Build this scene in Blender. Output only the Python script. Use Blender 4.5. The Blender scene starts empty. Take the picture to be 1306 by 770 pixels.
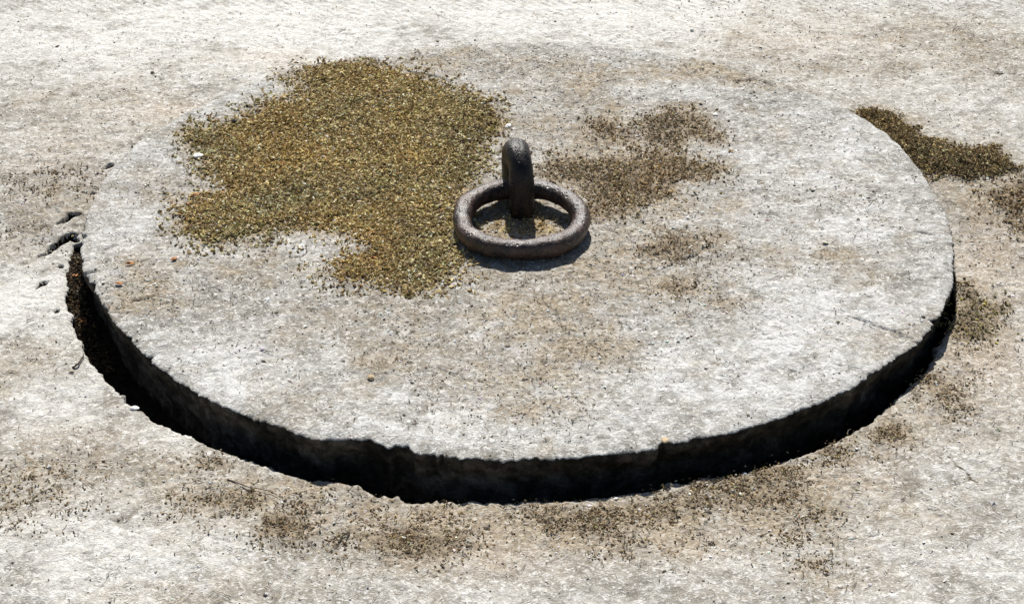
import bpy, math
import numpy as np
from mathutils import Matrix, Vector

rng = np.random.default_rng(11)
scene = bpy.context.scene
COL = scene.collection
R_ = math.radians

# ------------------------------------------------------------------ camera data (measured from the photo)
TOP = 0.040                      # height of the stone lid's top above the paving in front of it
CAM = np.array([-0.0160, -2.8998, 1.5554 + TOP])
PITCH, YAW, ROLL, FPX = 0.5286, 0.0021, -0.0006, 3021.3
W0, H0 = 1306.0, 770.0
FW = np.array([math.sin(YAW) * math.cos(PITCH), math.cos(YAW) * math.cos(PITCH), -math.sin(PITCH)])
RT = np.array([math.cos(YAW), -math.sin(YAW), 0.0])
UP = np.cross(RT, FW)
RT, UP = math.cos(ROLL) * RT + math.sin(ROLL) * UP, -math.sin(ROLL) * RT + math.cos(ROLL) * UP


def on_plane(px, z):
    """photo pixel(s) -> world xy on the horizontal plane z"""
    px = np.atleast_2d(np.asarray(px, float))
    d = FW + (px[:, :1] - W0 / 2) / FPX * RT - (px[:, 1:] - H0 / 2) / FPX * UP
    t = (np.asarray(z) - CAM[2]) / d[:, 2]
    return (CAM + d * t[:, None])[:, :2]


# ------------------------------------------------------------------ noise
_T = np.random.default_rng(3).integers(0, 1 << 16, 1 << 16)


def noise2(x, y, seed=0):
    xi = np.floor(x).astype(np.int64); yi = np.floor(y).astype(np.int64)
    xf = x - xi; yf = y - yi
    def g(ix, iy, fx, fy):
        h = _T[(ix * 7919 + _T[(iy + seed * 131) & 65535]) & 65535]
        a = h * (2 * math.pi / 65536)
        return np.cos(a) * fx + np.sin(a) * fy
    u = xf ** 3 * (xf * (xf * 6 - 15) + 10); v = yf ** 3 * (yf * (yf * 6 - 15) + 10)
    a = g(xi, yi, xf, yf); b = g(xi + 1, yi, xf - 1, yf)
    c = g(xi, yi + 1, xf, yf - 1); d = g(xi + 1, yi + 1, xf - 1, yf - 1)
    return (a + (b - a) * u + (c + (d - c) * u - a - (b - a) * u) * v) * 1.4


def fbm(x, y, freq, octs=4, gain=0.5, seed=0):
    s = 0; a = 1; n = 0
    for o in range(octs):
        s = s + a * noise2(x * freq + 17.3 * o, y * freq - 9.1 * o, seed + o); n += a
        a *= gain; freq *= 2.03
    return s / n


def sstep(a, b, x):
    t = np.clip((x - a) / (b - a), 0, 1)
    return t * t * (3 - 2 * t)


def poly_sd(poly, x, y):
    """signed distance, positive inside"""
    p = np.asarray(poly); q = np.roll(p, -1, 0)
    d = np.full(x.shape, 1e9); ins = np.zeros(x.shape, bool)
    for (ax, ay), (bx, by) in zip(p, q):
        ex, ey = bx - ax, by - ay
        t = np.clip(((x - ax) * ex + (y - ay) * ey) / (ex * ex + ey * ey + 1e-12), 0, 1)
        d = np.minimum(d, np.hypot(x - ax - ex * t, y - ay - ey * t))
        c = (ay > y) != (by > y)
        ins ^= c & (x < ex * (y - ay) / (ey + 1e-12) + ax)
    return np.where(ins, d, -d)


def line_d(line, x, y):
    d = np.full(x.shape, 1e9); par = np.zeros(x.shape)
    n = len(line) - 1
    for i in range(n):
        ax, ay = line[i]; bx, by = line[i + 1]
        ex, ey = bx - ax, by - ay
        t = np.clip(((x - ax) * ex + (y - ay) * ey) / (ex * ex + ey * ey + 1e-12), 0, 1)
        dd = np.hypot(x - ax - ex * t, y - ay - ey * t)
        m = dd < d
        d = np.where(m, dd, d); par = np.where(m, (i + t) / n, par)
    return d, par


# ------------------------------------------------------------------ outline of the lid and of the pit round it
EDGE_PX = [(1217, 320), (1213, 290), (1204, 262), (1188, 236), (1165, 203), (1135, 172), (1092, 143), (1045, 121), (1008, 108),
           (930, 84), (850, 66), (760, 56), (670, 53), (580, 56), (500, 65), (445, 72), (390, 84), (340, 97), (290, 117), (250, 136), (215, 156), (170, 186), (137, 220),
           (120, 250), (107, 285), (104, 305), (103, 330), (108, 350), (118, 362), (128, 382), (140, 402), (160, 425), (185, 452), (215, 477), (250, 501),
           (300, 524), (350, 542), (385, 553), (400, 558), (412, 560), (420, 557), (448, 558), (470, 560), (485, 567), (498, 570), (504, 566), (518, 567), (527, 575), (545, 579),
           (580, 584), (640, 586), (700, 584), (760, 579), (815, 573), (835, 572), (850, 565), (862, 563), (910, 555), (960, 543), (1020, 522), (1080, 496), (1130, 464), (1175, 432), (1200, 400), (1214, 365)]
e = on_plane(EDGE_PX, TOP)
_th = np.mod(np.arctan2(e[:, 1], e[:, 0]), 2 * np.pi); _r = np.hypot(e[:, 0], e[:, 1])
o = np.argsort(_th); _th, _r = _th[o], _r[o]
ETH = np.concatenate([_th - 2 * np.pi, _th, _th + 2 * np.pi]); ER = np.tile(_r, 3)


_cr = np.random.default_rng(8)
CHIPS = [(_cr.uniform(3.3, 6.1), _cr.uniform(0.006, 0.035), _cr.uniform(0.0015, 0.0055)) for _ in range(34)]


def edge_r(th, chips=True):
    th = np.mod(th, 2 * np.pi)
    r = np.interp(th, ETH, ER)
    s = np.where(np.sin(th) < 0, 1.0, 0.4)
    for c0, w0, d0 in (CHIPS if chips else ()):
        q = (np.mod(th - c0 + np.pi, 2 * np.pi) - np.pi) / w0
        r = r - d0 * np.clip(1 - q * q, 0, 1) ** 0.7 * (0.7 + 0.5 * np.sin(q * 5 + c0 * 9))
    c, n = np.cos(th), np.sin(th)
    return r + s * (0.0034 * fbm(c * 9, n * 9, 2.5, 4, 0.65, 40) + 0.0032 * fbm(c * 60, n * 60, 1.3, 3, 0.65, 44))


# outer border of the dark joint (the lip of the paving)
LIP_PX = [(1218, 372), (1218, 392), (1200, 432), (1160, 490), (1112, 534), (1052, 566), (950, 598), (850, 617), (720, 635), (600, 637), (500, 630), (400, 609), (300, 577),
          (240, 552), (212, 541), (196, 534), (182, 522), (168, 514), (150, 496), (125, 472), (108, 445), (96, 420), (88, 395), (86, 370), (87, 345), (91, 330), (94, 315)]
l = on_plane(LIP_PX, 0.002)
_lt = np.mod(np.arctan2(l[:, 1], l[:, 0]), 2 * np.pi)
_lr = np.hypot(l[:, 0], l[:, 1])
_lw = np.maximum(_lr - np.interp(_lt, ETH, ER), 0.003)
o = np.argsort(_lt); _lt, _lw = _lt[o], _lw[o]
LT = np.concatenate([[0.0, 0.18, 0.35, 0.5], [2.2, 2.75, 2.98, 3.10, 3.16], _lt]); LW = np.concatenate([[0.0045, 0.004, 0.002, 0.0015], [0.0004, 0.0004, 0.0008, 0.0012, 0.0030], _lw])
o = np.argsort(LT); LT, LW = LT[o], LW[o]
LT = np.concatenate([LT - 2 * np.pi, LT, LT + 2 * np.pi]); LW = np.tile(LW, 3)


def lip_r(th):
    th = np.mod(th, 2 * np.pi)
    w = np.interp(th, LT, LW)
    c, n = np.cos(th), np.sin(th)
    j = np.minimum(w * 0.16, 0.0022)
    return edge_r(th) + 0.0008 + w + j * (fbm(c * 10, n * 10, 1.6, 3, 0.6, 60) * 1.2 + 0.5 * fbm(c * 70, n * 70, 1.0, 2, 0.6, 66))


def ground_base(x, y):
    r = np.hypot(x, y)
    rise = (TOP - 0.007) * sstep(-0.12, 0.26, y)
    far = 0.012 * fbm(x, y, 0.7, 3, 0.5, 90) * sstep(1.3, 4.0, r) + 0.004 * fbm(x, y, 2.3, 3, 0.5, 91) * sstep(0.62, 0.8, r)
    return rise + far


def on_ground(px):
    z = np.full(len(np.atleast_2d(px)), 0.01)
    for _ in range(6):
        p = on_plane(px, z); z = ground_base(p[:, 0], p[:, 1])
    return p


def on_lid(px):
    return on_plane(px, TOP)


# ------------------------------------------------------------------ moss outlines
MOSS = {
    'main': on_lid([(383, 97), (420, 82), (460, 80), (490, 90), (528, 100), (560, 112), (596, 122), (625, 142), (636, 158), (630, 172), (604, 186), (612, 205), (598, 226),
                    (590, 244), (580, 272), (578, 300), (580, 325), (566, 346), (550, 366), (522, 371), (508, 360), (480, 354), (455, 356), (430, 346),
                    (452, 330), (478, 318), (455, 296), (425, 290), (398, 292), (360, 287), (338, 299), (312, 304), (268, 306), (238, 290), (246, 262), (272, 250), (300, 240), (272, 222),
                    (262, 205), (258, 188), (240, 172), (290, 160), (322, 152), (338, 134), (372, 128), (392, 112)]),
    'east': on_lid([(690, 218), (712, 200), (745, 205), (780, 203), (815, 198), (838, 190), (862, 198), (890, 205), (925, 216), (908, 226), (870, 232), (850, 252), (828, 256), (806, 268), (775, 277), (752, 278), (752, 258), (738, 238), (715, 232)]),
    'north': on_lid([(816, 170), (822, 150), (850, 142), (880, 140), (892, 152), (922, 176), (905, 182), (872, 172), (868, 190), (842, 186)]),
    'tuft': on_lid([(752, 165), (762, 152), (788, 158), (802, 176), (776, 184)]),
    'south': on_lid([(824, 318), (842, 298), (872, 300), (912, 302), (895, 316), (866, 332), (838, 332)]),
    'speck': on_lid([(838, 366), (856, 356), (876, 362), (888, 372), (858, 376)]),
    'inner': on_lid([(612, 292), (640, 268), (686, 264), (716, 276), (712, 296), (690, 302), (640, 304)]),
    'joint': on_ground([(1092, 143), (1110, 142), (1136, 148), (1160, 160), (1168, 178), (1196, 180), (1222, 190), (1262, 188), (1278, 200), (1292, 214), (1270, 222), (1232, 226), (1210, 220), (1186, 226), (1160, 205), (1128, 172)]),
    'border': on_ground([(1258, 252), (1280, 238), (1300, 230), (1330, 240), (1330, 285), (1300, 296), (1276, 276)]),
    'green': on_ground([(1219, 372), (1234, 362), (1252, 378), (1282, 390), (1276, 410), (1262, 434), (1236, 442), (1212, 432), (1208, 420), (1222, 396)]),
}
# thin dried remains on the paving: x, y, rx, ry, density
DRY = [(268, 588, 26, 9, .7), (250, 642, 30, 15, .6), (310, 640, 34, 16, .7), (362, 672, 30, 18, 1.), (395, 640, 26, 16, .5), (462, 648, 20, 14, .6), (440, 690, 36, 14, .4), (500, 690, 34, 16, .8),
       (556, 690, 40, 18, 1.), (560, 650, 40, 12, .35), (690, 655, 40, 12, .6), (760, 672, 60, 18, .7), (800, 650, 60, 12, .5), (850, 645, 50, 14, .5), (905, 625, 46, 16, .6), (975, 622, 44, 18, .9), (1000, 600, 36, 12, .6),
       (1130, 550, 28, 11, .9), (1060, 575, 40, 12, .7), (1085, 590, 30, 10, .4), (1190, 490, 30, 14, .7), (1215, 520, 26, 18, .5), (1040, 650, 30, 14, .4), (1040, 715, 22, 10, .6), (1010, 690, 40, 18, .3), (820, 700, 60, 14, .25),
       (70, 600, 40, 18, .3), (40, 640, 60, 22, .3), (70, 230, 70, 20, .3), (40, 300, 40, 14, .2), (1240, 470, 30, 14, .3)]
# brown stains: x, y, rx, ry, amount
STAIN_LID = [(175, 345, 70, 40, .6), (185, 380, 60, 26, .6), (200, 240, 110, 26, .55), (330, 390, 120, 45, .28), (480, 390, 120, 40, .45), (560, 430, 130, 50, .4), (700, 400, 100, 60, .6), (750, 450, 70, 36, .65), (650, 500, 110, 44, .6),
             (690, 525, 60, 20, .5), (500, 455, 80, 30, .3), (860, 320, 90, 45, .65), (880, 375, 70, 28, .6), (930, 390, 30, 14, .6), (800, 330, 120, 70, .35), (1050, 325, 26, 12, .7), (1000, 260, 130, 40, .2),
             (600, 75, 120, 18, .5), (740, 95, 160, 26, .45), (900, 90, 90, 22, .4), (690, 165, 70, 40, .6), (790, 160, 80, 34, .6), (700, 320, 130, 40, .35), (1000, 175, 60, 30, .25), (980, 105, 50, 12, .5), (770, 230, 160, 60, .35), (590, 350, 80, 30, .5), (300, 340, 90, 30, .3), (1060, 330, 90, 40, .2), (1100, 250, 60, 30, .2)]
STAIN_GROUND = [(60, 250, 100, 50, .55), (20, 310, 60, 40, .35), (40, 460, 70, 30, .4), (60, 590, 90, 36, .6), (30, 650, 90, 40, .45), (200, 600, 120, 36, .5), (320, 640, 130, 46, .85), (520, 680, 150, 44, .95), (420, 620, 110, 22, .45), (700, 665, 150, 34, .8), (880, 650, 170, 44, .8), (820, 690, 130, 30, .5), (1000, 620, 110, 40, .9),
                (1120, 555, 80, 26, .8), (1200, 500, 60, 46, .7), (1240, 430, 60, 46, .6), (1260, 320, 70, 60, .5), (1275, 265, 60, 36, .7), (1040, 690, 80, 40, .5), (1050, 740, 110, 30, .4), (1200, 190, 120, 40, .5),
                (1000, 30, 140, 30, .5), (1100, 80, 170, 40, .4), (1250, 60, 90, 40, .35), (200, 90, 160, 30, .2), (110, 130, 150, 40, .35), (180, 170, 120, 30, .2), (1230, 230, 70, 20, .4), (1290, 560, 60, 50, .3), (300, 760, 140, 26, .25), (640, 720, 120, 26, .3), (1180, 640, 90, 40, .2)]
PINK = [(1265, 330, 60, 50, .8), (1270, 470, 70, 50, .9), (60, 200, 70, 40, .5), (345, 72, 50, 12, .9), (560, 665, 60, 20, .4), (1100, 610, 60, 26, .5), (640, 710, 120, 30, .5), (100, 560, 90, 26, .35), (1000, 55, 120, 20, .4), (220, 140, 60, 14, .9), (880, 690, 100, 26, .5), (1200, 330, 30, 30, .5)]
PALE_GROUND = [(600, 20, 420, 40, 1.), (300, 40, 300, 60, .8), (880, 20, 180, 36, .8), (130, 690, 200, 60, .7), (40, 380, 90, 60, .8), (60, 520, 90, 40, .5), (250, 560, 60, 14, .7), (1130, 100, 120, 50, .4), (1180, 690, 160, 70, .4), (60, 60, 160, 60, .5), (230, 210, 140, 40, .4), (1240, 170, 90, 40, .3)]
PALE_LID = [(620, 415, 60, 30, .9), (560, 540, 200, 36, .8), (330, 470, 140, 40, .7), (930, 490, 180, 60, .8), (1060, 400, 150, 50, .6), (990, 220, 130, 50, .5), (1080, 290, 120, 40, .6), (180, 290, 90, 40, .5), (260, 200, 40, 20, .5), (760, 400, 60, 30, .2), (1050, 180, 90, 40, .5), (640, 110, 100, 20, .3)]


def blobs(lst, fn, x, y, seed):
    a = np.zeros(x.shape)
    wx = 0.02 * fbm(x, y, 14, 3, 0.55, seed); wy = 0.02 * fbm(x, y, 14, 3, 0.55, seed + 5)
    for (cx, cy, rx, ry, s) in lst:
        p = fn([(cx, cy), (cx + rx, cy), (cx, cy + ry), (cx, cy - ry)])
        ax = abs(p[1, 0] - p[0, 0]); ay = abs(p[3, 1] - p[2, 1]) / 2
        d = ((x + wx - p[0, 0]) / ax) ** 2 + ((y + wy - p[0, 1]) / ay) ** 2
        a = np.maximum(a, 0.75 * a + s * np.exp(-d * 1.1))
    return np.clip(a, 0, 1.2)


# ------------------------------------------------------------------ cracks and spalls
LID_CRACKS = [([(1083, 402), (1110, 412), (1140, 423), (1166, 433), (1180, 440)], .0022, .004), ([(690, 372), (696, 388), (712, 404), (722, 425), (742, 430), (764, 446), (780, 452), (796, 466)], .0018, .0006),
              ([(520, 92), (560, 98), (576, 106)], .003, .003), ([(935, 105), (965, 100), (985, 108)], .003, .003), ([(950, 128), (975, 132), (995, 128)], .0025, .002),
              ([(1104, 270), (1118, 277)], .0024, .0022), ([(860, 332), (885, 326), (905, 312)], .0022, .003), 
              ([(365, 330), (385, 326), (392, 320)], .0022, .0012), ([(165, 385), (195, 378)], .003, .003), ([(130, 320), (150, 312)], .002, .002), ([(100, 303), (112, 296)], .003, .004), ([(106, 348), (122, 346)], .0025, .004), ([(560, 470), (580, 478), (592, 470)], .002, .002), ([(1170, 296), (1190, 300)], .003, .003)]
GROUND_CRACKS = [([(50, 327), (62, 321), (74, 310), (90, 300), (100, 300)], .0050, .013), ([(72, 287), (84, 281), (90, 275), (104, 274)], .0046, .012), ([(84, 300), (94, 304), (101, 309)], .0036, .010), ([(130, 217), (138, 213), (142, 209)], .004, .008), ([(114, 249), (120, 244)], .003, .006),
                 ([(73, 340), (84, 338)], .004, .006), ([(45, 368), (60, 358)], .004, .005), ([(1200, 575), (1230, 600), (1256, 626)], .0014, .0014), ([(1265, 92), (1282, 92)], .004, .004), ([(68, 398), (76, 396)], .004, .006)]
LID_CRACKS = [(on_lid(c), w, d) for c, w, d in LID_CRACKS]
GROUND_CRACKS = [(on_ground(c), w, d) for c, w, d in GROUND_CRACKS]


def carve(cracks, x, y, seed, wedge=False):
    z = np.zeros(x.shape); dirt_shade = np.zeros(x.shape)
    jx = 0.004 * fbm(x, y, 60, 2, 0.6, seed); jy = 0.004 * fbm(x, y, 60, 2, 0.6, seed + 3)
    for line, w, dep in cracks:
        lo, hi = line.min(0) - 0.03, line.max(0) + 0.03
        m = (x > lo[0]) & (x < hi[0]) & (y > lo[1]) & (y < hi[1])
        if not m.any():
            continue
        d, t = line_d(line, x[m] + jx[m], y[m] + jy[m])
        ww = w * (0.15 + 1.1 * np.sin(np.pi * np.clip(t, 0, 1) ** 1.4) ** 0.8) if wedge else w * (0.6 + 0.6 * np.sin(np.pi * np.clip(t * .9 + .1, 0, 1)))
        k = 1 - sstep(ww * 0.45, ww * 1.3, d)
        z[m] = np.minimum(z[m], -dep * k); dirt_shade[m] = np.maximum(dirt_shade[m], k)
    return z, dirt_shade


def relief(x, y, seed, amp):
    a = 0.0026 * fbm(x, y, 11, 3, 0.5, seed)
    b = fbm(x, y, 55, 4, 0.62, seed + 10)
    pit = np.minimum(0, fbm(x, y, 90, 2, 0.5, seed + 20) + 0.33)
    return amp * (a + 0.0024 * b + 0.006 * pit)


def lid_z(x, y):
    z = TOP + relief(x, y, 200, 0.9) + 0.011 * np.exp(-(x ** 2 + (y - 0.042) ** 2) / 0.030 ** 2)     # low cement collar round the staple
    c, d = carve(LID_CRACKS, x, y, 230)
    return z + c, d


def ground_z(x, y):
    r = np.hypot(x, y)
    m = 1 - sstep(2.5, 6, r)
    z = ground_base(x, y) + m * relief(x, y, 300, 1.0)
    c, d = carve(GROUND_CRACKS, x, y, 330, True)
    return z + c, d


# ------------------------------------------------------------------ mesh helpers
def link(name, me, mats, parent=None):
    ob = bpy.data.objects.new(name, me)
    for m in (mats if isinstance(mats, (list, tuple)) else [mats]):
        me.materials.append(m)
    COL.objects.link(ob)
    if parent:
        ob.parent = parent
    return ob


def raw_mesh(name, co, faces, smooth=True, attrs=None, mat_index=None):
    """faces: (n,k) int array, all of one size"""
    me = bpy.data.meshes.new(name)
    co = np.ascontiguousarray(co, np.float32); faces = np.ascontiguousarray(faces, np.int32)
    n, k = faces.shape
    me.vertices.add(len(co)); me.vertices.foreach_set('co', co.ravel())
    me.loops.add(n * k); me.loops.foreach_set('vertex_index', faces.ravel())
    me.polygons.add(n); me.polygons.foreach_set('loop_start', np.arange(0, n * k, k, dtype=np.int32))
    me.polygons.foreach_set('loop_total', np.full(n, k, np.int32))
    if mat_index is not None:
        me.polygons.foreach_set('material_index', np.ascontiguousarray(mat_index, np.int32))
    me.polygons.foreach_set('use_smooth', np.full(n, smooth, bool))
    for nm, v in (attrs or {}).items():
        a = me.attributes.new(nm, 'FLOAT_COLOR', 'POINT')
        c = np.ones((len(co), 4), np.float32); c[:, :3] = v
        a.data.foreach_set('color', c.ravel())
    me.update(calc_edges=True); me.validate()
    return me


def polar_faces(nr, nt):
    i = np.arange(nr - 1)[:, None]; j = np.arange(nt)[None, :]
    a = i * nt + j; b = i * nt + (j + 1) % nt
    return np.stack([a, a + nt, b + nt, b], -1).reshape(-1, 4)      # counter-clockwise seen from above for growing radius


def tag(o, label=None, cat=None, group=None, kind=None):
    if label: o['label'] = label
    if cat: o['category'] = cat
    if group: o['group'] = group
    if kind: o['kind'] = kind
    return o


# ------------------------------------------------------------------ materials
class NT:
    def __init__(self, name):
        self.m = bpy.data.materials.new(name); self.m.use_nodes = True
        self.t = self.m.node_tree; self.t.nodes.clear()
        self.out = self.n('ShaderNodeOutputMaterial'); self.b = self.n('ShaderNodeBsdfPrincipled')
        self.t.links.new(self.b.outputs[0], self.out.inputs[0])
        self.co = self.n('ShaderNodeTexCoord').outputs['Object']

    def n(self, typ, **k):
        x = self.t.nodes.new(typ)
        for a, v in k.items():
            setattr(x, a, v)
        return x

    def put(self, sock, v):
        if isinstance(v, bpy.types.NodeSocket):
            self.t.links.new(v, sock)
        elif isinstance(v, tuple) and len(v) == 3 and sock.type == 'RGBA':
            sock.default_value = (*v, 1)
        else:
            sock.default_value = v

    def noise(self, scale, detail=4, rough=0.55, dist=0.0, vec=None):
        x = self.n('ShaderNodeTexNoise')
        self.put(x.inputs['Vector'], vec or self.co)
        x.inputs['Scale'].default_value = scale; x.inputs['Detail'].default_value = detail
        x.inputs['Roughness'].default_value = rough; x.inputs['Distortion'].default_value = dist
        return x.outputs['Fac']

    def voro(self, scale, feature='F1', vec=None, out='Distance'):
        x = self.n('ShaderNodeTexVoronoi', feature=feature)
        self.put(x.inputs['Vector'], vec or self.co); x.inputs['Scale'].default_value = scale
        return x.outputs[out]

    def mapr(self, v, a, b, c=0.0, d=1.0):
        x = self.n('ShaderNodeMapRange'); x.interpolation_type = 'SMOOTHSTEP'
        self.put(x.inputs[0], v)
        for i, q in enumerate((a, b, c, d)):
            self.put(x.inputs[1 + i], q)
        return x.outputs[0]

    def math(self, op, a, b=0.0, clamp=False):
        x = self.n('ShaderNodeMath', operation=op, use_clamp=clamp)
        self.put(x.inputs[0], a); self.put(x.inputs[1], b)
        return x.outputs[0]

    def mix(self, f, a, b, mode='MIX'):
        x = self.n('ShaderNodeMix', data_type='RGBA', blend_type=mode)
        self.put(x.inputs[0], f); self.put(x.inputs[6], a); self.put(x.inputs[7], b)
        return x.outputs[2]

    def attr(self, name):
        x = self.n('ShaderNodeAttribute', attribute_name=name)
        s = self.n('ShaderNodeSeparateColor'); self.t.links.new(x.outputs['Color'], s.inputs[0])
        return x.outputs['Color'], s.outputs

    def bump(self, h, strength, dist, normal=None):
        x = self.n('ShaderNodeBump'); x.inputs['Strength'].default_value = strength; x.inputs['Distance'].default_value = dist
        self.put(x.inputs['Height'], h)
        if normal: self.put(x.inputs['Normal'], normal)
        return x.outputs[0]

    def finish(self, col, rough=0.9, normal=None, metal=0.0, spec=0.3):
        self.put(self.b.inputs['Base Color'], col); self.put(self.b.inputs['Roughness'], rough)
        self.put(self.b.inputs['Metallic'], metal); self.b.inputs['Specular IOR Level'].default_value = spec
        if normal: self.put(self.b.inputs['Normal'], normal)
        return self.m


def stone(name, dark, mid, light, combed=False):
    m = NT(name)
    _, A = m.attr('wear'); _, B = m.attr('wear2')
    stain, soil_shade, pale, pink, crust, gold = A[0], A[1], A[2], B[0], B[1], B[2]
    big = m.noise(7, 5, 0.6); med = m.noise(38, 7, 0.68, 0.4); fine = m.noise(150, 5, 0.66, 1.3); grain = m.noise(520, 3, 0.6)
    # weathered crust: patches of pale lichen film over grey stone
    f = m.math('ADD', m.math('MULTIPLY', med, 0.66), m.math('MULTIPLY', big, 0.34))
    f = m.math('ADD', f, m.math('MULTIPLY', pale, 0.13))
    f = m.math('SUBTRACT', f, m.math('MULTIPLY', stain, 0.06))
    col = m.mix(m.mapr(f, 0.37, 0.53), dark, mid)
    col = m.mix(m.mapr(f, 0.48, 0.68), col, light)
    # stains
    sn = m.math('MULTIPLY', stain, m.mapr(m.math('ADD', m.math('MULTIPLY', m.noise(55, 7, 0.75, 0.8), 0.6), m.math('MULTIPLY', m.noise(16, 4, 0.6), 0.4)), 0.38, 0.60, 0.15, 1.3), True)
    col = m.mix(m.math('MULTIPLY', sn, 0.80), col, m.mix(m.mapr(fine, 0.42, 0.58), (0.265, 0.20, 0.122), (0.40, 0.33, 0.225)))
    if combed:
        col = m.mix(m.math('MULTIPLY', m.math('MULTIPLY', pale, m.mapr(big, 0.3, 0.6, 0.5, 1.0)), 0.55), col, (0.68, 0.665, 0.62))
    col = m.mix(m.math('MULTIPLY', pink, 0.38), col, (0.60, 0.48, 0.36))
    # squiggly film: pale crystals, grey pores, hair lines
    col = m.mix(m.math('MULTIPLY', m.mapr(fine, 0.50, 0.64, 0, 0.75), m.mapr(stain, 0.1, 1.0, 1.0, 0.45)), col, (0.76, 0.75, 0.72))
    pores = m.math('MULTIPLY', m.mapr(fine, 0.49, 0.36), m.mapr(m.noise(24, 4, 0.6), 0.34, 0.62, 0.30, 1.0))
    col = m.mix(m.math('MULTIPLY', pores, 0.56), col, (0.165, 0.142, 0.112))
    col = m.mix(m.mapr(grain, 0.42, 0.30, 0, 0.30), col, (0.18, 0.16, 0.13))
    hair = m.math('ABSOLUTE', m.math('SUBTRACT', m.noise(48, 3, 0.6, 1.6), 0.5))
    hair = m.math('MULTIPLY', m.mapr(hair, 0.022, 0.006), m.mapr(m.noise(21, 3), 0.50, 0.62))
    col = m.mix(m.math('MULTIPLY', hair, 0.55), col, (0.12, 0.10, 0.08))
    # a few black lichen dots
    dots = m.voro(120)
    pick = m.mapr(m.voro(120, out='Color'), 0.78, 0.84)
    dm = m.math('MULTIPLY', m.mapr(dots, 0.20, 0.10), pick)
    col = m.mix(m.math('MULTIPLY', dm, m.mapr(m.noise(15, 3), 0.45, 0.62, 0.0, 0.35)), col, (0.09, 0.08, 0.065))
    # brown moss crust grown into the surface
    cn = m.math('ADD', m.math('MULTIPLY', m.noise(75, 7, 0.72, 0.8), 0.7), m.math('MULTIPLY', fine, 0.3))
    cm = m.mapr(m.math('ADD', m.math('MULTIPLY', crust, 0.62), cn), 0.66, 0.98)
    col = m.mix(m.math('MULTIPLY', cm, 0.9), col, m.mix(m.mapr(fine, 0.40, 0.60), m.mix(gold, (0.125, 0.096, 0.064), (0.16, 0.115, 0.058)), m.mix(gold, (0.34, 0.275, 0.19), (0.44, 0.33, 0.165))))
    # dark earth in the cracks, doubling as painted shadow in the left paving
    col = m.mix(m.mapr(m.math('ADD', soil_shade, m.math('MULTIPLY', m.math('SUBTRACT', med, 0.5), 0.9)), 0.26, 0.78), col, (0.075, 0.056, 0.034))
    h = m.math('ADD', m.math('MULTIPLY', fine, 0.6), m.math('MULTIPLY', grain, 0.22))
    h = m.math('ADD', h, m.math('MULTIPLY', med, 0.9))
    if combed:
        w = m.n('ShaderNodeTexWave', wave_type='BANDS', bands_direction='DIAGONAL'); m.put(w.inputs['Vector'], m.co)
        w.inputs['Scale'].default_value = 34; w.inputs['Distortion'].default_value = 3.0; w.inputs['Detail'].default_value = 2; w.inputs['Detail Scale'].default_value = 0.6
        sep = m.n('ShaderNodeSeparateXYZ'); m.put(sep.inputs[0], m.co)
        band = m.mapr(sep.outputs[1], 0.62, 0.85)
        h = m.math('ADD', h, m.math('MULTIPLY', m.math('MULTIPLY', w.outputs['Fac'], band), 0.24))
    nrm = m.bump(h, 1.0, 0.0042)
    return m.finish(col, 0.92, nrm, 0, 0.22)


M_GROUND = stone('weathered_paving', (0.27, 0.25, 0.215), (0.43, 0.412, 0.37), (0.62, 0.61, 0.575), True)
M_LID = stone('weathered_lid_stone', (0.25, 0.24, 0.215), (0.40, 0.392, 0.366), (0.60, 0.60, 0.585))

m = NT('shaded_wall_stone')
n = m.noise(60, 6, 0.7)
M_WALL = m.finish(m.mix(m.mapr(n, 0.38, 0.68), m.mix(m.mapr(m.noise(14, 4, .6), .40, .62), (0.016, 0.014, 0.011), (0.050, 0.044, 0.036)), m.mix(m.mapr(m.noise(14, 4, .6), .40, .62), (0.06, 0.052, 0.04), (0.17, 0.15, 0.125))), 0.95, m.bump(n, 1.0, 0.008), 0, 0.1)  # side of the lid stone, its shade painted in as near-black colour

m = NT('damp_earth_shadow')
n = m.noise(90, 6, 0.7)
M_EARTH_SHADE = m.finish(m.mix(m.mapr(n, 0.4, 0.7), (0.012, 0.009, 0.006), (0.05, 0.038, 0.024)), 1.0, m.bump(n, 1.0, 0.006), 0, 0.1)  # earth of the pit; also paints shadow onto the left crack faces

def iron(name, k, spec, warm):
    m = NT(name)
    n1 = m.noise(55, 6, 0.65); n2 = m.noise(240, 5, 0.7); n3 = m.noise(16, 3); pit = m.voro(150)
    c = m.mix(m.mapr(n1, 0.38, 0.62), (0.034 * k, 0.020 * k, 0.016 * k), (0.110 * k, 0.058 * k, 0.038 * k))
    c = m.mix(m.mapr(n3, 0.50, 0.66, 0, 0.75), c, (0.150 * k, 0.086 * k, 0.060 * k))
    c = m.mix(m.mapr(n2, 0.57, 0.70, 0, 0.7), c, (0.42 * k, 0.36 * k, 0.31 * k))
    c = m.mix(m.mapr(n2, 0.46, 0.34, 0, 0.85), c, (0.012 * k, 0.009 * k, 0.008 * k))
    hh = m.math('ADD', m.math('MULTIPLY', n1, 0.8), m.math('MULTIPLY', n2, 0.5))
    hh = m.math('ADD', hh, m.math('MULTIPLY', m.mapr(pit, 0.1, 0.4), 0.25))
    return m.finish(c, m.mapr(n1, 0.3, 0.7, 0.30, 0.52), m.bump(hh, 0.85, 0.0030), 0.0, spec)


M_IRON = iron('rusted_iron', 0.60, 0.6, 1.0)
M_STAPLE = iron('shaded_iron', 0.16, 0.42, 1.0)  # darker copy of the ring iron, backlit shade put into its colour


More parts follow.
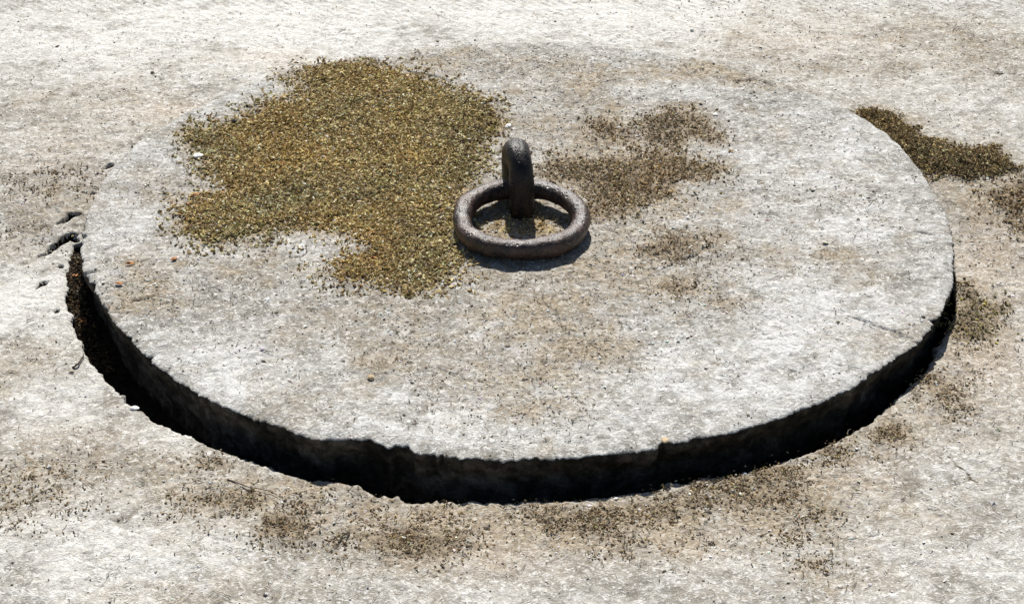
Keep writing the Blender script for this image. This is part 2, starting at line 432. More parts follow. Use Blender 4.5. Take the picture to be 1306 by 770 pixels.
def tinted(name, rough=0.85, spec=0.25, var=0.35, thin=0.0):
    m = NT(name)
    c, _ = m.attr('tint')
    n = m.noise(400, 3)
    c = m.mix(m.mapr(n, 0.35, 0.65, 0, var), c, (0.06, 0.045, 0.025))
    mat = m.finish(c, rough, None, 0, spec)
    if thin:                                   # dry leaves let the low sun glow through
        tr = m.n('ShaderNodeBsdfTranslucent'); m.put(tr.inputs[0], c)
        mx = m.n('ShaderNodeMixShader'); mx.inputs[0].default_value = thin
        m.t.links.new(m.b.outputs[0], mx.inputs[1]); m.t.links.new(tr.outputs[0], mx.inputs[2]); m.t.links.new(mx.outputs[0], m.out.inputs[0])
    return mat


M_MOSS = tinted('dry_moss', var=0.15, thin=0.14); M_FIBRE = tinted('dry_plant_fibre', var=0.2, thin=0.2); M_GRIT = tinted('loose_grit', 0.9, 0.2, 0.2)


# ------------------------------------------------------------------ the paving (one sheet round the lid, out to the horizon)
NTH = 1760
th = np.arange(NTH) * 2 * np.pi / NTH
er, lr = edge_r(th), lip_r(th)


def wear_attr(x, y, fn, stains, pale, soil_shade, seed, moss):
    st = np.clip(blobs(stains, fn, x, y, seed) * 1.25, 0, 1.2)
    pa = blobs(pale, fn, x, y, seed + 20)
    st = np.clip(st + (0.30 if fn is on_ground else 0.55) * sstep(0.02, 0.42, fbm(x, y, 5.5, 4, 0.6, seed + 88)) + 0.25 * sstep(0.05, 0.4, fbm(x, y, 19, 3, 0.6, seed + 93)) - 0.04, 0, 1.2)
    pa = pa - 0.8 * sstep(0.05, 0.40, fbm(x, y, 13, 4, 0.6, seed + 97))
    crust = np.zeros(x.shape); gold = np.zeros(x.shape)
    for k in moss:
        sd = poly_sd(MOSS[k], x, y) + 0.034 * fbm(x, y, 26, 5, 0.68, seed + 77)
        st = np.maximum(st, sstep(-0.06, 0.004, sd) * 1.0)
        crust = np.maximum(crust, sstep(-0.016, 0.014, sd) * {'main': 1.0, 'joint': 1.0, 'inner': .6, 'east': 1.0, 'north': 1.0}.get(k, .85))
        if k in ('main', 'inner'):
            gold = np.maximum(gold, sstep(-0.06, 0.0, sd))
        if k == 'joint':
            soil_shade = np.maximum(soil_shade, sstep(-0.004, 0.012, sd) * .5)
    if fn is on_ground:
        crust = np.maximum(crust, np.clip(blobs([(a, b, c * 1.25, d * 1.25, e * .95) for a, b, c, d, e in DRY], on_ground, x, y, seed + 61), 0, .9))
    pk = blobs(PINK, fn, x, y, seed + 50) if fn is on_ground else 0 * st
    return {'wear': np.stack([st, soil_shade, pa], -1), 'wear2': np.stack([pk, crust, gold], -1)}


steps = [0.0]; d = 0.0021
while steps[-1] < 0.95:
    steps.append(steps[-1] + d); d = min(d * 1.0045, 0.0056)
while steps[-1] < 600:
    steps.append(steps[-1] + d); d *= 1.13
steps = np.array(steps)
rr = []; zz = []
gx, gy = lr * np.cos(th), lr * np.sin(th)
zl = ground_z(gx, gy)[0]
floor_z = np.minimum(zl - 0.012, -0.055 + 0.02 * sstep(0.35, 0.6, np.abs(np.sin(th / 2 - np.pi / 2 * 0 + 0.0))) * 0)
PIT = -0.050
# the left part of the joint is filled with earth nearly to the brim
fill = np.exp(-((np.mod(th, 2 * np.pi) - 3.26) / 0.21) ** 2)
pit_z = np.minimum(PIT + 0.046 * fill, zl - 0.006)
rows = []
for f, wob in ((0.55, 0), (0.80, 0)):
    rows.append((er * f, pit_z))
for f in (0.0, 0.25, 0.5, 0.75):
    r = er + (lr - er) * f - 0.004 * (f == 0)
    x, y = r * np.cos(th), r * np.sin(th)
    rows.append((r, pit_z + 0.006 * fbm(x, y, 60, 3, 0.6, 77)))
for f in (0.0, 0.4, 0.8):
    rows.append((lr + 0.0006 * f - 0.0012 * (1 - f), pit_z + (zl - 0.004 - pit_z) * f))
pre = len(rows)
for s in steps:
    r = lr + s
    x, y = r * np.cos(th), r * np.sin(th)
    z = ground_z(x, y)[0] - 0.003 * np.exp(-s / 0.0025)
    rows.append((r, z))
RR = np.array([a for a, _ in rows]); ZZ = np.array([b for _, b in rows])
X = RR * np.cos(th); Y = RR * np.sin(th)
co = np.stack([X, Y, ZZ], -1).reshape(-1, 3)
faces = polar_faces(len(rows), NTH)
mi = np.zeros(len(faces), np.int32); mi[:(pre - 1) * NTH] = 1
dirt_shade = ground_z(X.ravel(), Y.ravel())[1]
mi[(dirt_shade[faces].max(1) > 0.30) & (np.abs(X.ravel()[faces[:, 0]] + 0.62) < 0.12) & (dirt_shade[faces].min(1) > 0.02) & (np.arange(len(faces)) > pre * NTH)] = 1  # near-black earth colour stands in for shadow on the left crack walls
link('ground', raw_mesh('ground', co, faces, True, wear_attr(X.ravel(), Y.ravel(), on_ground, STAIN_GROUND, PALE_GROUND, dirt_shade * 0.95, 400, ('joint', 'border', 'green')), mi), [M_GROUND, M_EARTH_SHADE])['kind'] = 'structure'

# ------------------------------------------------------------------ the stone lid
lid = bpy.data.objects.new('stone_lid', None); COL.objects.link(lid)
lid.location = (0, 0, 0)
tag(lid, 'large round weathered grey stone lid with an iron staple at its centre', 'stone lid')
NR = 285
fr = np.linspace(0.002, 1, NR)
rows = []
for f in fr[:-6]:
    r = er * f; x, y = r * np.cos(th), r * np.sin(th)
    inset = er * (1 - f)
    rows.append((r, lid_z(x, y)[0] - 0.0016 * np.exp(-inset / 0.006)))
bev = 0.0022 * (1 + 1.1 * fbm(np.cos(th) * 8, np.sin(th) * 8, 2.0, 3, 0.6, 47))
rim = lid_z(er * np.cos(th), er * np.sin(th))[0]
for din, dz in ((0.008, 0.0016), (0.0052, 0.0022), (0.003, 0.0032), (0.0012, 0.0050), (0.0, 0.0080)):
    rows.append((er - din * (bev / 0.0035), rim - dz * (bev / 0.0035)))
top_rows = len(rows)
for k, dz in enumerate(np.linspace(0.013, 0.11, 18)):
    arc = np.mod(th + np.pi / 2, 2 * np.pi) * 0.6
    w = 0.007 * fbm(arc, 0 * arc + dz * 1.2, 34, 4, 0.6, 49) - 0.003 - dz * 0.12
    soft = edge_r(th, False) - 0.004
    rows.append((er + (soft - er) * min(1, k / 3) + np.minimum(w, 0.002) * min(1, (k + 1) / 3), rim - dz))
RR = np.array([a for a, _ in rows]); ZZ = np.array([b for _, b in rows])
X = RR * np.cos(th); Y = RR * np.sin(th)
co = np.stack([X, Y, ZZ], -1).reshape(-1, 3)
faces = polar_faces(len(rows), NTH)
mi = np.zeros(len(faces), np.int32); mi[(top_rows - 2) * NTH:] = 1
cap = np.array([(X[0].mean(), Y[0].mean(), ZZ[0].mean())])
dirt_shade = lid_z(X.ravel(), Y.ravel())[1]
slab = link('slab', raw_mesh('slab', co, faces, True, wear_attr(X.ravel(), Y.ravel(), on_lid, STAIN_LID, PALE_LID, dirt_shade * 0.5, 500, ('main', 'east', 'north', 'tuft', 'south', 'speck', 'inner')), mi), [M_LID, M_WALL], lid)


# ------------------------------------------------------------------ iron staple and ring
def tube(name, path, rad, nseg, mat, parent=None, closed=False, seed=0, rough=0.0012, squash=None, caps=True):
    path = np.asarray(path, float); n = len(path)
    if closed:
        tan = np.roll(path, -1, 0) - np.roll(path, 1, 0)
    else:
        tan = np.gradient(path, axis=0)
    tan /= np.linalg.norm(tan, axis=1)[:, None]
    ref = np.array([0, 0, 1.0]) if closed else np.asarray(squash)
    u = np.cross(tan, ref); u /= np.linalg.norm(u, axis=1)[:, None]
    v = np.cross(u, tan)
    a = np.arange(nseg) * 2 * np.pi / nseg
    rad = np.broadcast_to(rad, (n,))
    ca, sa = np.cos(a), np.sin(a)
    sq = lambda t: np.sign(t) * np.abs(t) ** 0.86            # slightly square, hand-forged section
    P = path[:, None] + (u[:, None] * sq(ca)[None, :, None] + v[:, None] * sq(sa)[None, :, None]) * rad[:, None, None]
    ctr = path[:, None]
    nz = fbm(P[..., 0] + P[..., 2] * 0.7, P[..., 1] - P[..., 2] * 0.6, 45, 3, 0.6, seed) * rough * 2 + fbm(P[..., 0] - P[..., 2], P[..., 1] + P[..., 2], 14, 2, 0.5, seed + 7) * rough * 1.6
    dirv = (P - ctr); dirv /= np.linalg.norm(dirv, axis=2)[..., None]
    P = P + dirv * nz[..., None]
    co = P.reshape(-1, 3)
    i = np.arange(n if closed else n - 1)[:, None]; j = np.arange(nseg)[None]
    A = i * nseg + j; B = i * nseg + (j + 1) % nseg; C = ((i + 1) % n) * nseg + (j + 1) % nseg; D = ((i + 1) % n) * nseg + j
    f = np.stack([A, B, C, D], -1).reshape(-1, 4)
    return link(name, raw_mesh(name, co, f, True), mat, parent)


S0 = np.array([-0.002, 0.038, TOP])
ax = np.array([0.0055, -0.0335, 0.0]); half = np.linalg.norm(ax); ax /= half
HT = 0.0785 - half
path = [S0 + ax * -half + np.array([0, 0, z]) for z in np.linspace(-0.03, HT, 14)]
for k in range(1, 32):
    t = math.pi * k / 32
    path.append(S0 + ax * (-math.cos(t) * half) + np.array([0, 0, HT + math.sin(t) * half * 1.0]))
path += [S0 + ax * half + np.array([0, 0, z]) for z in np.linspace(HT, -0.03, 14)]
side = np.cross(ax, [0, 0, 1.0])
nP = len(path)
rad = 0.0168 + 0.0010 * np.cos(np.linspace(-1, 1, nP) * np.pi) * 0.5
tube('staple', path, rad, 28, M_STAPLE, lid, False, 5, 0.0011, side)

RC = np.array([0.0025, -0.0435, TOP + 0.0138])
a = np.arange(150) * 2 * np.pi / 150
wob = 1 + 0.010 * np.cos(2 * a + 0.6) + 0.010 * np.cos(3 * a + 1.0) + 0.003 * np.cos(7 * a)
path = np.stack([RC[0] + 0.0806 * wob * np.cos(a), RC[1] + 0.0815 * wob * np.sin(a), np.full(150, RC[2])], -1)
path[:, 2] += 0.0012 * np.sin(3 * a) + 0.0052 * (1 + np.sin(a))
rad = 0.0133 * (1 + 0.05 * np.cos(2 * a + 2.4) + 0.04 * np.sin(5 * a))
ring = tube('iron_ring', path, rad, 30, M_IRON, None, True, 21, 0.0010)
tag(ring, 'heavy rusted iron ring lying flat on the stone lid, threaded through the staple', 'iron ring')


# ------------------------------------------------------------------ scatter builders: grains, flakes and fibres, each batch one mesh
def rotm(yaw, pitch, roll):
    cy, sy, cp, sp, cr, sr = np.cos(yaw), np.sin(yaw), np.cos(pitch), np.sin(pitch), np.cos(roll), np.sin(roll)
    X = np.stack([cy * cp, sy * cp, sp], -1)
    Y = np.stack([-sy * cr - cy * sp * sr, cy * cr - sy * sp * sr, cp * sr], -1)
    return X, Y, np.cross(X, Y)


OCT_F = np.array([(0, 2, 4), (2, 1, 4), (1, 3, 4), (3, 0, 4), (2, 0, 5), (1, 2, 5), (3, 1, 5), (0, 3, 5)])


def grains(p, L, Wd, T, yaw, pitch, roll, tint):
    X, Y, Z = rotm(yaw, pitch, roll); n = len(p)
    j = 1 + 0.35 * rng.uniform(-1, 1, (n, 6))
    v = np.stack([p + X * (L * j[:, 0])[:, None], p - X * (L * j[:, 1])[:, None], p + Y * (Wd * j[:, 2])[:, None], p - Y * (Wd * j[:, 3])[:, None],
                  p + Z * (T * j[:, 4])[:, None], p - Z * (T * j[:, 5])[:, None]], 1)
    f = (np.arange(n) * 6)[:, None, None] + OCT_F[None]
    return v.reshape(-1, 3), f.reshape(-1, 3), np.repeat(tint, 6, 0)


LEAF_F = np.array([(0, 1, 4), (1, 2, 4), (2, 3, 4), (3, 0, 4)])


def flakes(p, L, Wd, yaw, pitch, roll, tint, cup=0.3):
    X, Y, Z = rotm(yaw, pitch, roll)
    L = L[:, None]; Wd = Wd[:, None]
    v = np.stack([p - X * L, p + Y * Wd + Z * Wd * cup, p + X * L + Z * L * cup * 0.6, p - Y * Wd + Z * Wd * cup, p - Z * Wd * cup], 1)
    f = (np.arange(len(p)) * 5)[:, None, None] + LEAF_F[None]
    return v.reshape(-1, 3), f.reshape(-1, 3), np.repeat(tint, 5, 0)


def fibres(p, L, rad, yaw, bend, lift, tint, nseg=5):
    n = len(p); out = []
    pos = p.copy(); ang = yaw.copy()
    for s in range(nseg + 1):
        t = s / nseg
        d = np.stack([np.cos(ang), np.sin(ang), np.zeros(n)], -1); sd = np.stack([-np.sin(ang), np.cos(ang), np.zeros(n)], -1)
        rr = rad * (1 - 0.6 * abs(2 * t - 0.9))
        z = lift * math.sin(math.pi * t)
        c = pos + np.stack([0 * z, 0 * z, z], -1)
        out.append(np.stack([c + sd * rr[:, None], c + np.array([0, 0, 1.0]) * (rr * 1.1)[:, None], c - sd * rr[:, None]], 1))
        pos = pos + d * (L / nseg)[:, None]; ang = ang + bend / nseg + rng.normal(0, 0.22, n)
    v = np.stack(out, 1)                                              # n, nseg+1, 3, 3
    k = 3 * (nseg + 1)
    f = []
    for s in range(nseg):
        for a, b in ((0, 1), (1, 2), (2, 0)):
            f.append((3 * s + a, 3 * s + b, 3 * s + 3 + b)); f.append((3 * s + a, 3 * s + 3 + b, 3 * s + 3 + a))
    f = (np.arange(n) * k)[:, None, None] + np.array(f)[None]
    return v.reshape(-1, 3), f.reshape(-1, 3), np.repeat(tint, k, 0)


def merge(parts):
    V, F, T = [], [], []; o = 0
    for v, f, t in parts:
        V.append(v); F.append(f + o); T.append(t); o += len(v)
    return np.concatenate(V), np.concatenate(F), np.concatenate(T)


def palette(n, cols, w, jit=0.18):
    cols = np.array(cols); w = np.array(w, float); w /= w.sum()
    c = cols[rng.choice(len(cols), n, p=w)]
    return np.clip(c * (1 + rng.normal(0, jit, (n, 1))) * (1 + rng.normal(0, 0.05, (n, 3))), 0.004, 0.9)


def inside(poly, n, jag, seed, freq=28):
    lo, hi = poly.min(0) - 0.02, poly.max(0) + 0.02
    p = rng.uniform(lo, hi, (n, 2))
    sd = poly_sd(poly, p[:, 0], p[:, 1]) + jag * fbm(p[:, 0], p[:, 1], freq, 4, 0.65, seed)
    return p, sd


OLIVE = [(0.20, 0.138, 0.062), (0.34, 0.250, 0.105), (0.46, 0.350, 0.145), (0.60, 0.480, 0.20), (0.72, 0.62, 0.34), (0.80, 0.74, 0.56), (0.40, 0.265, 0.13)]
BROWN = [(0.17, 0.115, 0.060), (0.28, 0.195, 0.100), (0.39, 0.285, 0.150), (0.50, 0.39, 0.22), (0.62, 0.53, 0.36), (0.40, 0.29, 0.11)]
DARK = [(0.14, 0.096, 0.048), (0.26, 0.185, 0.088), (0.39, 0.285, 0.130), (0.52, 0.41, 0.18), (0.62, 0.52, 0.30)]
GREEN = [(0.13, 0.100, 0.052), (0.24, 0.19, 0.10), (0.36, 0.30, 0.12), (0.50, 0.45, 0.10), (0.48, 0.41, 0.27)]


def moss(key, label, dens, zf, cols, w, size=1.0, mound=0.006, jag=0.02, stray=0.03, seed=0, fib=0.2):
    poly = MOSS[key]
    lo, hi = poly.min(0) - 0.02, poly.max(0) + 0.02
    area = np.prod(hi - lo)
    parts = []
    p, sd = inside(poly, int(area * dens), jag, seed)
    keep = rng.random(len(sd)) < np.where(sd > 0, np.clip(0.40 + sd / 0.05, 0, 1), 0.36 * np.exp(sd / stray * 3) * (sd > -stray))
    cl = fbm(p[:, 0], p[:, 1], 34, 3, 0.6, seed + 9)
    keep &= (cl > -0.30) | (rng.random(len(sd)) < 0.45)
    p, sd, cl = p[keep], sd[keep], cl[keep]; n = len(p)
    mh = mound * sstep(-0.004, 0.03, sd) * (0.55 + 0.9 * np.clip(cl + 0.3, 0, 1))
    z = zf(p[:, 0], p[:, 1])[0] + mh * rng.uniform(0.2, 1.25, n) + 0.0012
    P = np.column_stack([p, z])
    tint = palette(n, cols, w)
    lv = fbm(p[:, 0], p[:, 1], 9, 3, 0.55, seed + 15)[:, None]
    tint = np.clip(tint * (1 + 0.35 * lv) * (1 + np.clip(fbm(p[:, 0], p[:, 1], 7, 2, 0.5, seed + 19), -.5, .5)[:, None] * np.array([0.14, 0.0, -0.20])), 0.004, 0.9)
    q = rng.random(n)
    yaw = rng.uniform(0, 6.28, n); pit = rng.normal(0.12, 0.5, n); rol = rng.normal(0, 0.6, n)
    L = size * (0.0015 + 0.0036 * rng.random(n) ** 1.6)
    a = q < 0.55
    parts.append(grains(P[a], L[a], L[a] * rng.uniform(.38, .62, a.sum()), L[a] * rng.uniform(.25, .45, a.sum()), yaw[a], pit[a], rol[a], tint[a]))
    b = ~a
    parts.append(flakes(P[b], L[b] * 1.05, L[b] * rng.uniform(.4, .65, b.sum()), yaw[b], pit[b], rol[b], tint[b]))
    nf = int(n * fib)
    if nf:
        k = rng.integers(0, n, nf); PF = P[k] + np.array([0, 0, 0.001])
        parts.append(fibres(PF, size * rng.uniform(.006, .014, nf), np.full(nf, .00055), rng.uniform(0, 6.28, nf), rng.normal(0, 1.4, nf), rng.uniform(0, .0018, nf), palette(nf, cols, w)))
    v, f, t = merge(parts)
    ob = link('moss_patch', raw_mesh('moss_patch', v, f, False, {'tint': t}), M_MOSS)
    tag(ob, label, 'moss', 'moss patches', 'stuff')
    return ob


moss('main', 'large yellow-brown mat of dry crumbly moss on the lid left of the iron ring', 330000, lid_z, OLIVE, (2.4, 4, 5, 5, 3.6, 1.4, 2.2), .95, .0026, .055, .06, 600, .03)
moss('east', 'brown dry moss patch on the lid directly right of the iron ring', 120000, lid_z, BROWN, (2, 4, 5, 4, 2, 2.5), .75, .0014, .055, .06, 620, .15)
moss('north', 'smaller brown moss patch behind the one right of the ring, near the lid rear', 110000, lid_z, BROWN, (3, 5, 4, 2, 1, 1), .75, .0014, .05, .055, 640, .15)
moss('tuft', 'tiny dark moss tuft on the lid behind and right of the staple', 100000, lid_z, BROWN, (4, 4, 3, 1, 1, 1), .75, .0014, .045, .045, 650, .15)
moss('south', 'thin grey-brown moss patch on the lid in front of and right of the ring', 60000, lid_z, BROWN, (3, 4, 4, 2, 1, 2), .65, .001, .055, .05, 660, .3)
moss('speck', 'tiny moss speck on the lid in front of the thin grey-brown patch', 60000, lid_z, BROWN, (3, 4, 3, 2, 1, 2), .65, .001, .045, .04, 670, .3)
moss('inner', 'crumbs of dry moss on the stone inside the iron ring', 60000, lid_z, OLIVE, (3, 5, 4, 3, 2, 1, 2), .8, .0015, .03, .01, 680, .1)
moss('joint', 'dense dark brown-olive moss strip in the paving against the right rear lid edge', 380000, ground_z, DARK, (3.4, 5, 5, 3, 1.6), 1.0, .007, .022, .018, 700, .45)
moss('border', 'faded brown moss patch on the paving at the right border of the photo', 90000, ground_z, BROWN, (3, 5, 5, 3, 2, 2), .8, .0018, .055, .05, 720, .2)
moss('green', 'yellow-green tinged moss clump on the paving beside the lid right edge', 85000, ground_z, GREEN, (3, 5, 3, 1.4, 5), .8, .002, .05, .045, 740, .2)

# dried moss remains in front of the lid: tangled fibres
parts = []
for (cx, cy, rx, ry, s) in DRY:
    p0 = on_ground([(cx, cy), (cx + rx, cy), (cx, cy + ry), (cx, cy - ry)])
    ax_, ay_ = abs(p0[1, 0] - p0[0, 0]), abs(p0[3, 1] - p0[2, 1]) / 2
    n = int(s * ax_ * ay_ * 3.14 * 60000)
    q = p0[0] + rng.normal(0, 0.72, (n, 2)) * [ax_, ay_]
    g = fbm(q[:, 0], q[:, 1], 26, 3, 0.6, 810)
    q = q[(g > -0.12) & (np.hypot(q[:, 0], q[:, 1]) > lip_r(np.arctan2(q[:, 1], q[:, 0])) + 0.004)]
    n = len(q)
    P = np.column_stack([q, ground_z(q[:, 0], q[:, 1])[0] + 0.0008])
    parts.append(fibres(P, rng.uniform(.003, .011, n), rng.uniform(.0003, .0008, n), rng.uniform(0, 6.28, n), rng.normal(0, 0.9, n), rng.uniform(0, .003, n), palette(n, BROWN, (3, 5, 6, 5, 3, 1))))
    k = rng.integers(0, n, n * 2)
    m_ = len(k)
    L = rng.uniform(.0012, .0030, m_)
    parts.append(grains(P[k] + rng.normal(0, .008, (m_, 3)) * [1, 1, 0], L, L * .55, L * .4, rng.uniform(0, 6.28, m_), rng.normal(0, .4, m_), rng.normal(0, .4, m_), palette(m_, BROWN, (4, 4, 4, 3, 2, 1))))
v, f, t = merge(parts)
tag(link('dry_moss', raw_mesh('dry_moss', v, f, False, {'tint': t}), M_FIBRE), 'thin tangles of dried brown moss on the paving around the lid', 'dried moss', None, 'stuff')


# loose fibres and grit everywhere on both surfaces
def litter(name, label, pts, zf, stains, fn, seed):
    x, y = pts[:, 0], pts[:, 1]
    st = blobs(stains, fn, x, y, seed)
    g = fbm(x, y, 12, 3, 0.6, seed + 3)
    keep = rng.random(len(x)) < np.clip(0.05 + 0.50 * st + 0.22 * g, 0.015, 1)
    q = pts[keep]; n = len(q)
    P = np.column_stack([q, zf(q[:, 0], q[:, 1])[0] + 0.0005])
    k = rng.random(n) < 0.42
    a = P[k]; na = len(a); b = P[~k]; nb = len(b)
    LIT = [(0.09, 0.068, 0.045), (0.19, 0.145, 0.095), (0.30, 0.24, 0.165), (0.40, 0.35, 0.27), (0.66, 0.62, 0.54)]
    parts = [fibres(a, rng.gamma(3, .0018, na) + .003, rng.uniform(.00025, .00055, na), rng.uniform(0, 6.28, na), rng.normal(0, 1.5, na), rng.uniform(0, .0025, na), palette(na, LIT, (5, 5, 3, 2, 1)), 4)]
    L = rng.gamma(2.5, .00042, nb) + .0005
    GR = [(0.09, 0.075, 0.06), (0.20, 0.165, 0.12), (0.38, 0.33, 0.26), (0.68, 0.66, 0.62)]
    parts.append(grains(b, L, L * .75, L * .35, rng.uniform(0, 6.28, nb), rng.normal(0, .3, nb), rng.normal(0, .3, nb), palette(nb, GR, (0.8, 2.5, 4, 6))))
    v, f, t = merge(parts)
    tag(link(name, raw_mesh(name, v, f, False, {'tint': t}), M_GRIT), label, 'litter', None, 'stuff')


N = 60000
r = 0.592 * np.sqrt(rng.random(N)); a = rng.uniform(0, 6.2832, N)
litter('loose_litter', 'fine grit and plant fibres strewn over the stone lid', np.column_stack([r * np.cos(a), r * np.sin(a)]), lid_z, STAIN_LID, on_lid, 500)
q = np.column_stack([rng.uniform(-1.1, 1.1, 200000), rng.uniform(-1.0, 1.5, 200000)])
q = q[np.hypot(q[:, 0], q[:, 1]) > lip_r(np.arctan2(q[:, 1], q[:, 0])) + 0.003]
q = q[rng.random(len(q)) < 0.85 - 0.35 * np.clip(q[:, 1], 0, 1.4)]
litter('loose_litter', 'fine grit and plant fibres strewn over the paving', q, ground_z, STAIN_GROUND, on_ground, 400)


# ------------------------------------------------------------------ single leaves, pebbles and twigs
def solid(name, cols):
    m = NT(name); n = m.noise(300, 4, 0.65)
    return m.finish(m.mix(m.mapr(n, 0.35, 0.65), cols[0], cols[1]), 0.8, m.bump(n, 0.6, 0.001), 0, 0.3)


M_ORANGE = solid('orange_dead_leaf', ((0.26, 0.105, 0.035), (0.46, 0.21, 0.075)))
M_TAN = solid('tan_stone', ((0.42, 0.30, 0.17), (0.60, 0.47, 0.30)))
M_WHITE = solid('white_stone', ((0.62, 0.60, 0.56), (0.80, 0.79, 0.76)))
M_BLACK = solid('black_stone', ((0.012, 0.011, 0.010), (0.04, 0.035, 0.03)))
M_TWIG = solid('dark_twig', ((0.035, 0.026, 0.018), (0.10, 0.075, 0.05)))


def leaf(px, length, width, yaw, label, fn=on_lid, zf=lid_z, mat=None, dz=0.0015, zabs=None):
    p = fn([px])[0] if zabs is None else on_plane([px], zabs)[0]
    z = (zf(np.array([p[0]]), np.array([p[1]]))[0][0] if zabs is None else zabs) + dz
    nu, nv = 9, 5; V = []
    for s in (1, -1):
        for i in range(nu):
            t = i / (nu - 1) * 2 - 1
            wdt = width * max(0.06, (1 - abs(t) ** 1.8)) * (1 + 0.15 * math.sin(5 * t + yaw))
            for j in range(nv):
                u = j / (nv - 1) * 2 - 1
                V.append((t * length, u * wdt, abs(u) ** 1.5 * wdt * 0.55 + 0.18 * length * t * t + 0.0002 * s + 0.0006 * math.sin(4 * t + 3 * u)))
    F = []
    o2 = nu * nv
    for i in range(nu - 1):
        for j in range(nv - 1):
            q = i * nv + j
            F.append((q, q + nv, q + nv + 1, q + 1)); F.append((o2 + q, o2 + q + 1, o2 + q + nv + 1, o2 + q + nv))
    rim_ = [i * nv for i in range(nu)] + [(nu - 1) * nv + j for j in range(1, nv)] + [i * nv + nv - 1 for i in range(nu - 2, -1, -1)] + [j for j in range(nv - 2, 0, -1)]
    for q, w in zip(rim_, rim_[1:] + rim_[:1]):
        F.append((q, o2 + q, o2 + w, w))
    ob = link('dead_leaf', raw_mesh('dead_leaf', V, np.array(F), True), mat or M_ORANGE)
    ob.location = (p[0], p[1], z); ob.rotation_euler = (0.15 * math.sin(yaw * 7), 0.2 * math.cos(yaw * 5), yaw)
    return tag(ob, label, 'dead leaf', 'dead leaf scraps')


def pebble(px, size, label, mat, fn=on_lid, zf=lid_z, seed=0, flat=0.6):
    p = fn([px])[0]; z = zf(np.array([p[0]]), np.array([p[1]]))[0][0]
    nu, nv = 14, 9
    u = np.arange(nu) * 2 * np.pi / nu; w = np.linspace(0.03, np.pi - 0.03, nv)
    V = np.stack([np.outer(np.sin(w), np.cos(u)), np.outer(np.sin(w), np.sin(u)) * 0.75, np.outer(np.cos(w), np.ones(nu)) * flat], -1)
    k = 1 + 0.45 * fbm(V[..., 0] + seed * 3.1 + V[..., 2], V[..., 1] - V[..., 2] * 1.3, 1.1, 3, 0.6, seed)
    V = V * k[..., None] * size
    ob = link('pebble', raw_mesh('pebble', V.reshape(-1, 3), polar_faces(nv, nu), False), mat)
    ob.location = (p[0], p[1], z + size * flat * 0.5); ob.rotation_euler = (0, 0, seed * 1.7)
    return tag(ob, label, 'pebble', 'loose pebbles')


def twig(pxs, rad, label, fn, zf):
    p = fn(pxs); t = np.linspace(0, len(p) - 1, 22)
    x = np.interp(t, range(len(p)), p[:, 0]); y = np.interp(t, range(len(p)), p[:, 1])
    z = zf(x, y)[0]; z = np.convolve(np.pad(z, 3, 'edge'), np.ones(7) / 7, 'valid') + rad * 1.2 + 0.002 * np.sin(np.linspace(0, 3.14, 22))
    r = rad * (1 - 0.55 * np.linspace(0, 1, 22) ** 2)
    ob = tube('twig', np.column_stack([x, y, z]), r, 7, M_TWIG, None, False, 4, rad * 0.18, (0, 0, 1.0))
    return tag(ob, label, 'twig', 'loose twigs')


def pit_at(px, py):
    z = -0.02
    for _ in range(8):
        q = on_plane([(px, py)], z)[0]
        z = float(np.interp(np.mod(math.atan2(q[1], q[0]), 2 * np.pi), th, pit_z)) + 0.001
    return z


# brown leaf litter packed in the left part of the joint
n = 2600
t_ = rng.uniform(3.08, 3.62, n); f_ = rng.random(n) ** 0.8
r_ = np.interp(t_, th, er) * (1 - f_) + np.interp(t_, th, lr) * f_ - 0.001
P = np.column_stack([r_ * np.cos(t_), r_ * np.sin(t_), np.interp(t_, th, pit_z) + rng.uniform(0, .006, n)])
L = rng.uniform(.0014, .0042, n)
v, f, t = merge([flakes(P[:1500], L[:1500], L[:1500] * .55, rng.uniform(0, 6.28, 1500), rng.normal(0, .5, 1500), rng.normal(0, .5, 1500), palette(1500, [(.05, .035, .02), (.11, .075, .04), (.22, .14, .07), (.40, .22, .09)], (5, 5, 3, 1))),
                 grains(P[1500:], L[1500:] * .8, L[1500:] * .6, L[1500:] * .5, rng.uniform(0, 6.28, n - 1500), rng.normal(0, .5, n - 1500), rng.normal(0, .5, n - 1500), palette(n - 1500, [(.04, .03, .02), (.09, .065, .04), (.20, .16, .11)], (5, 4, 2)))])
tag(link('leaf_litter', raw_mesh('leaf_litter', v, f, False, {'tint': t}), M_FIBRE), 'dark brown leaf litter packed in the joint at the lid left', 'leaf litter', None, 'stuff')

leaf((95, 354), .0065, .0032, 0.5, 'orange leaf scrap in the upper end of the dark joint left of the lid', on_ground, ground_z, zabs=-0.003)
leaf((106, 410), .0090, .0042, -0.9, 'largest orange dead leaf, lower in the dark joint at the lid left', on_ground, ground_z, zabs=pit_at(106, 410))
leaf((166, 337), .0065, .0030, 0.2, 'rust-red leaf scrap on the lid, first in from the left joint', mat=M_ORANGE)
leaf((152, 363), .0060, .0034, -0.3, 'bright orange leaf scrap in the litter near the lid left edge')
leaf((222, 331), .0062, .0030, 1.0, 'orange leaf scrap midway between the left edge litter and the moss mat')
leaf((478, 331), .0070, .0028, 0.1, 'orange-red leaf scrap in the lower tip of the moss mat')
leaf((250, 250), .0070, .0030, 0.4, 'tan-orange leaf scrap on the left border of the moss mat')
pebble((473, 482), .0052, 'tan pebble alone on the pale lid front left of centre', M_TAN, seed=3)
pebble((299, 157), .0055, 'black pebble on the upper left border of the moss mat', M_BLACK, seed=5)
pebble((548, 174), .0045, 'black pebble lying in the moss mat, nearer its middle', M_BLACK, seed=6)
pebble((590, 181), .0042, 'black pebble at the right border of the moss mat', M_BLACK, seed=7)
pebble((648, 162), .0065, 'white stone chip on the lid just behind the staple', M_WHITE, seed=8, flat=.45)
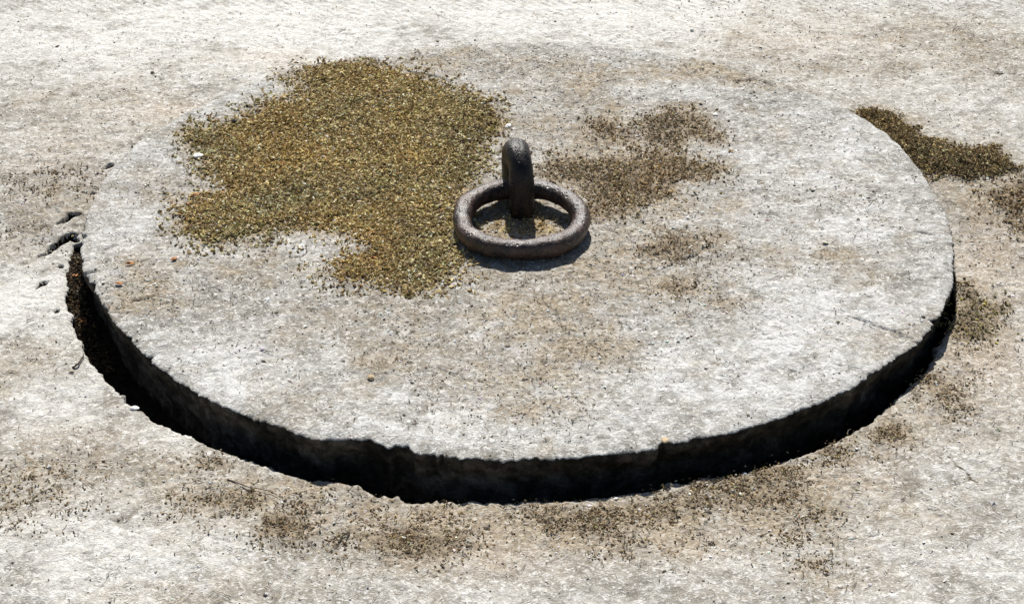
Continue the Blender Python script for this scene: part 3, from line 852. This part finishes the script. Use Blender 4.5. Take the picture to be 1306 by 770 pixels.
pebble((253, 200), .0085, 'flat white stone chip left of the moss mat', M_WHITE, seed=9, flat=.3)
pebble((467, 190), .0055, 'flat white chip lying in the middle of the moss mat', M_WHITE, seed=10, flat=.35)
pebble((172, 521), .0062, 'white stone chip on the paving lip at the lid front left', M_WHITE, on_ground, ground_z, 11, .3)
pebble((912, 146), .0050, 'white chip beside the small brown moss patch near the lid rear', M_WHITE, seed=12, flat=.4)
pebble((848, 562), .0055, 'pale tan stone flake at the front right edge of the lid', M_TAN, seed=14, flat=.3)
twig([(432, 692), (438, 684), (446, 680), (441, 690)], .0010, 'small hooked dark twig on the paving before the lid front left', on_ground, ground_z)
twig([(92, 470), (100, 467), (106, 458), (107, 452)], .0011, 'small bent dark twig on the pale paving left of the lid', on_ground, ground_z)
twig([(290, 612), (315, 622), (345, 628), (366, 640)], .0006, 'longest dark twig, curving along the stained paving before the lid', on_ground, ground_z)

# ------------------------------------------------------------------ camera, sun, sky
cam = bpy.data.cameras.new('camera'); co_ = bpy.data.objects.new('camera', cam); COL.objects.link(co_)
cam.sensor_width = 36.0; cam.lens = FPX / W0 * 36.0; cam.clip_start = 0.05; cam.clip_end = 3000
co_.matrix_world = Matrix(((RT[0], UP[0], -FW[0], CAM[0]), (RT[1], UP[1], -FW[1], CAM[1]), (RT[2], UP[2], -FW[2], CAM[2]), (0, 0, 0, 1)))
scene.camera = co_

ELEV, AZ = R_(45.0), R_(-2.0)             # azimuth from +Y (behind the lid), positive to the right
sd = Vector((math.sin(AZ) * math.cos(ELEV), math.cos(AZ) * math.cos(ELEV), math.sin(ELEV)))
sun = bpy.data.lights.new('sun', 'SUN'); so = bpy.data.objects.new('sun', sun); COL.objects.link(so)
sun.energy = 5.0; sun.angle = R_(0.5); sun.color = (1.0, 0.965, 0.91)
so.rotation_euler = sd.to_track_quat('Z', 'Y').to_euler(); so.location = sd * 20

w = bpy.data.worlds.new('World'); scene.world = w; w.use_nodes = True
nt = w.node_tree; nt.nodes.clear()
sky = nt.nodes.new('ShaderNodeTexSky'); sky.sky_type = 'NISHITA'; sky.sun_disc = False
sky.sun_elevation = ELEV; sky.sun_rotation = AZ
bg = nt.nodes.new('ShaderNodeBackground'); bg.inputs[1].default_value = 0.05
ow = nt.nodes.new('ShaderNodeOutputWorld')
nt.links.new(sky.outputs[0], bg.inputs[0]); nt.links.new(bg.outputs[0], ow.inputs[0])

vs = scene.view_settings
vs.view_transform = 'Standard'; vs.look = 'None'; vs.exposure = 0.50; vs.gamma = 1.0; vs.use_curve_mapping = False
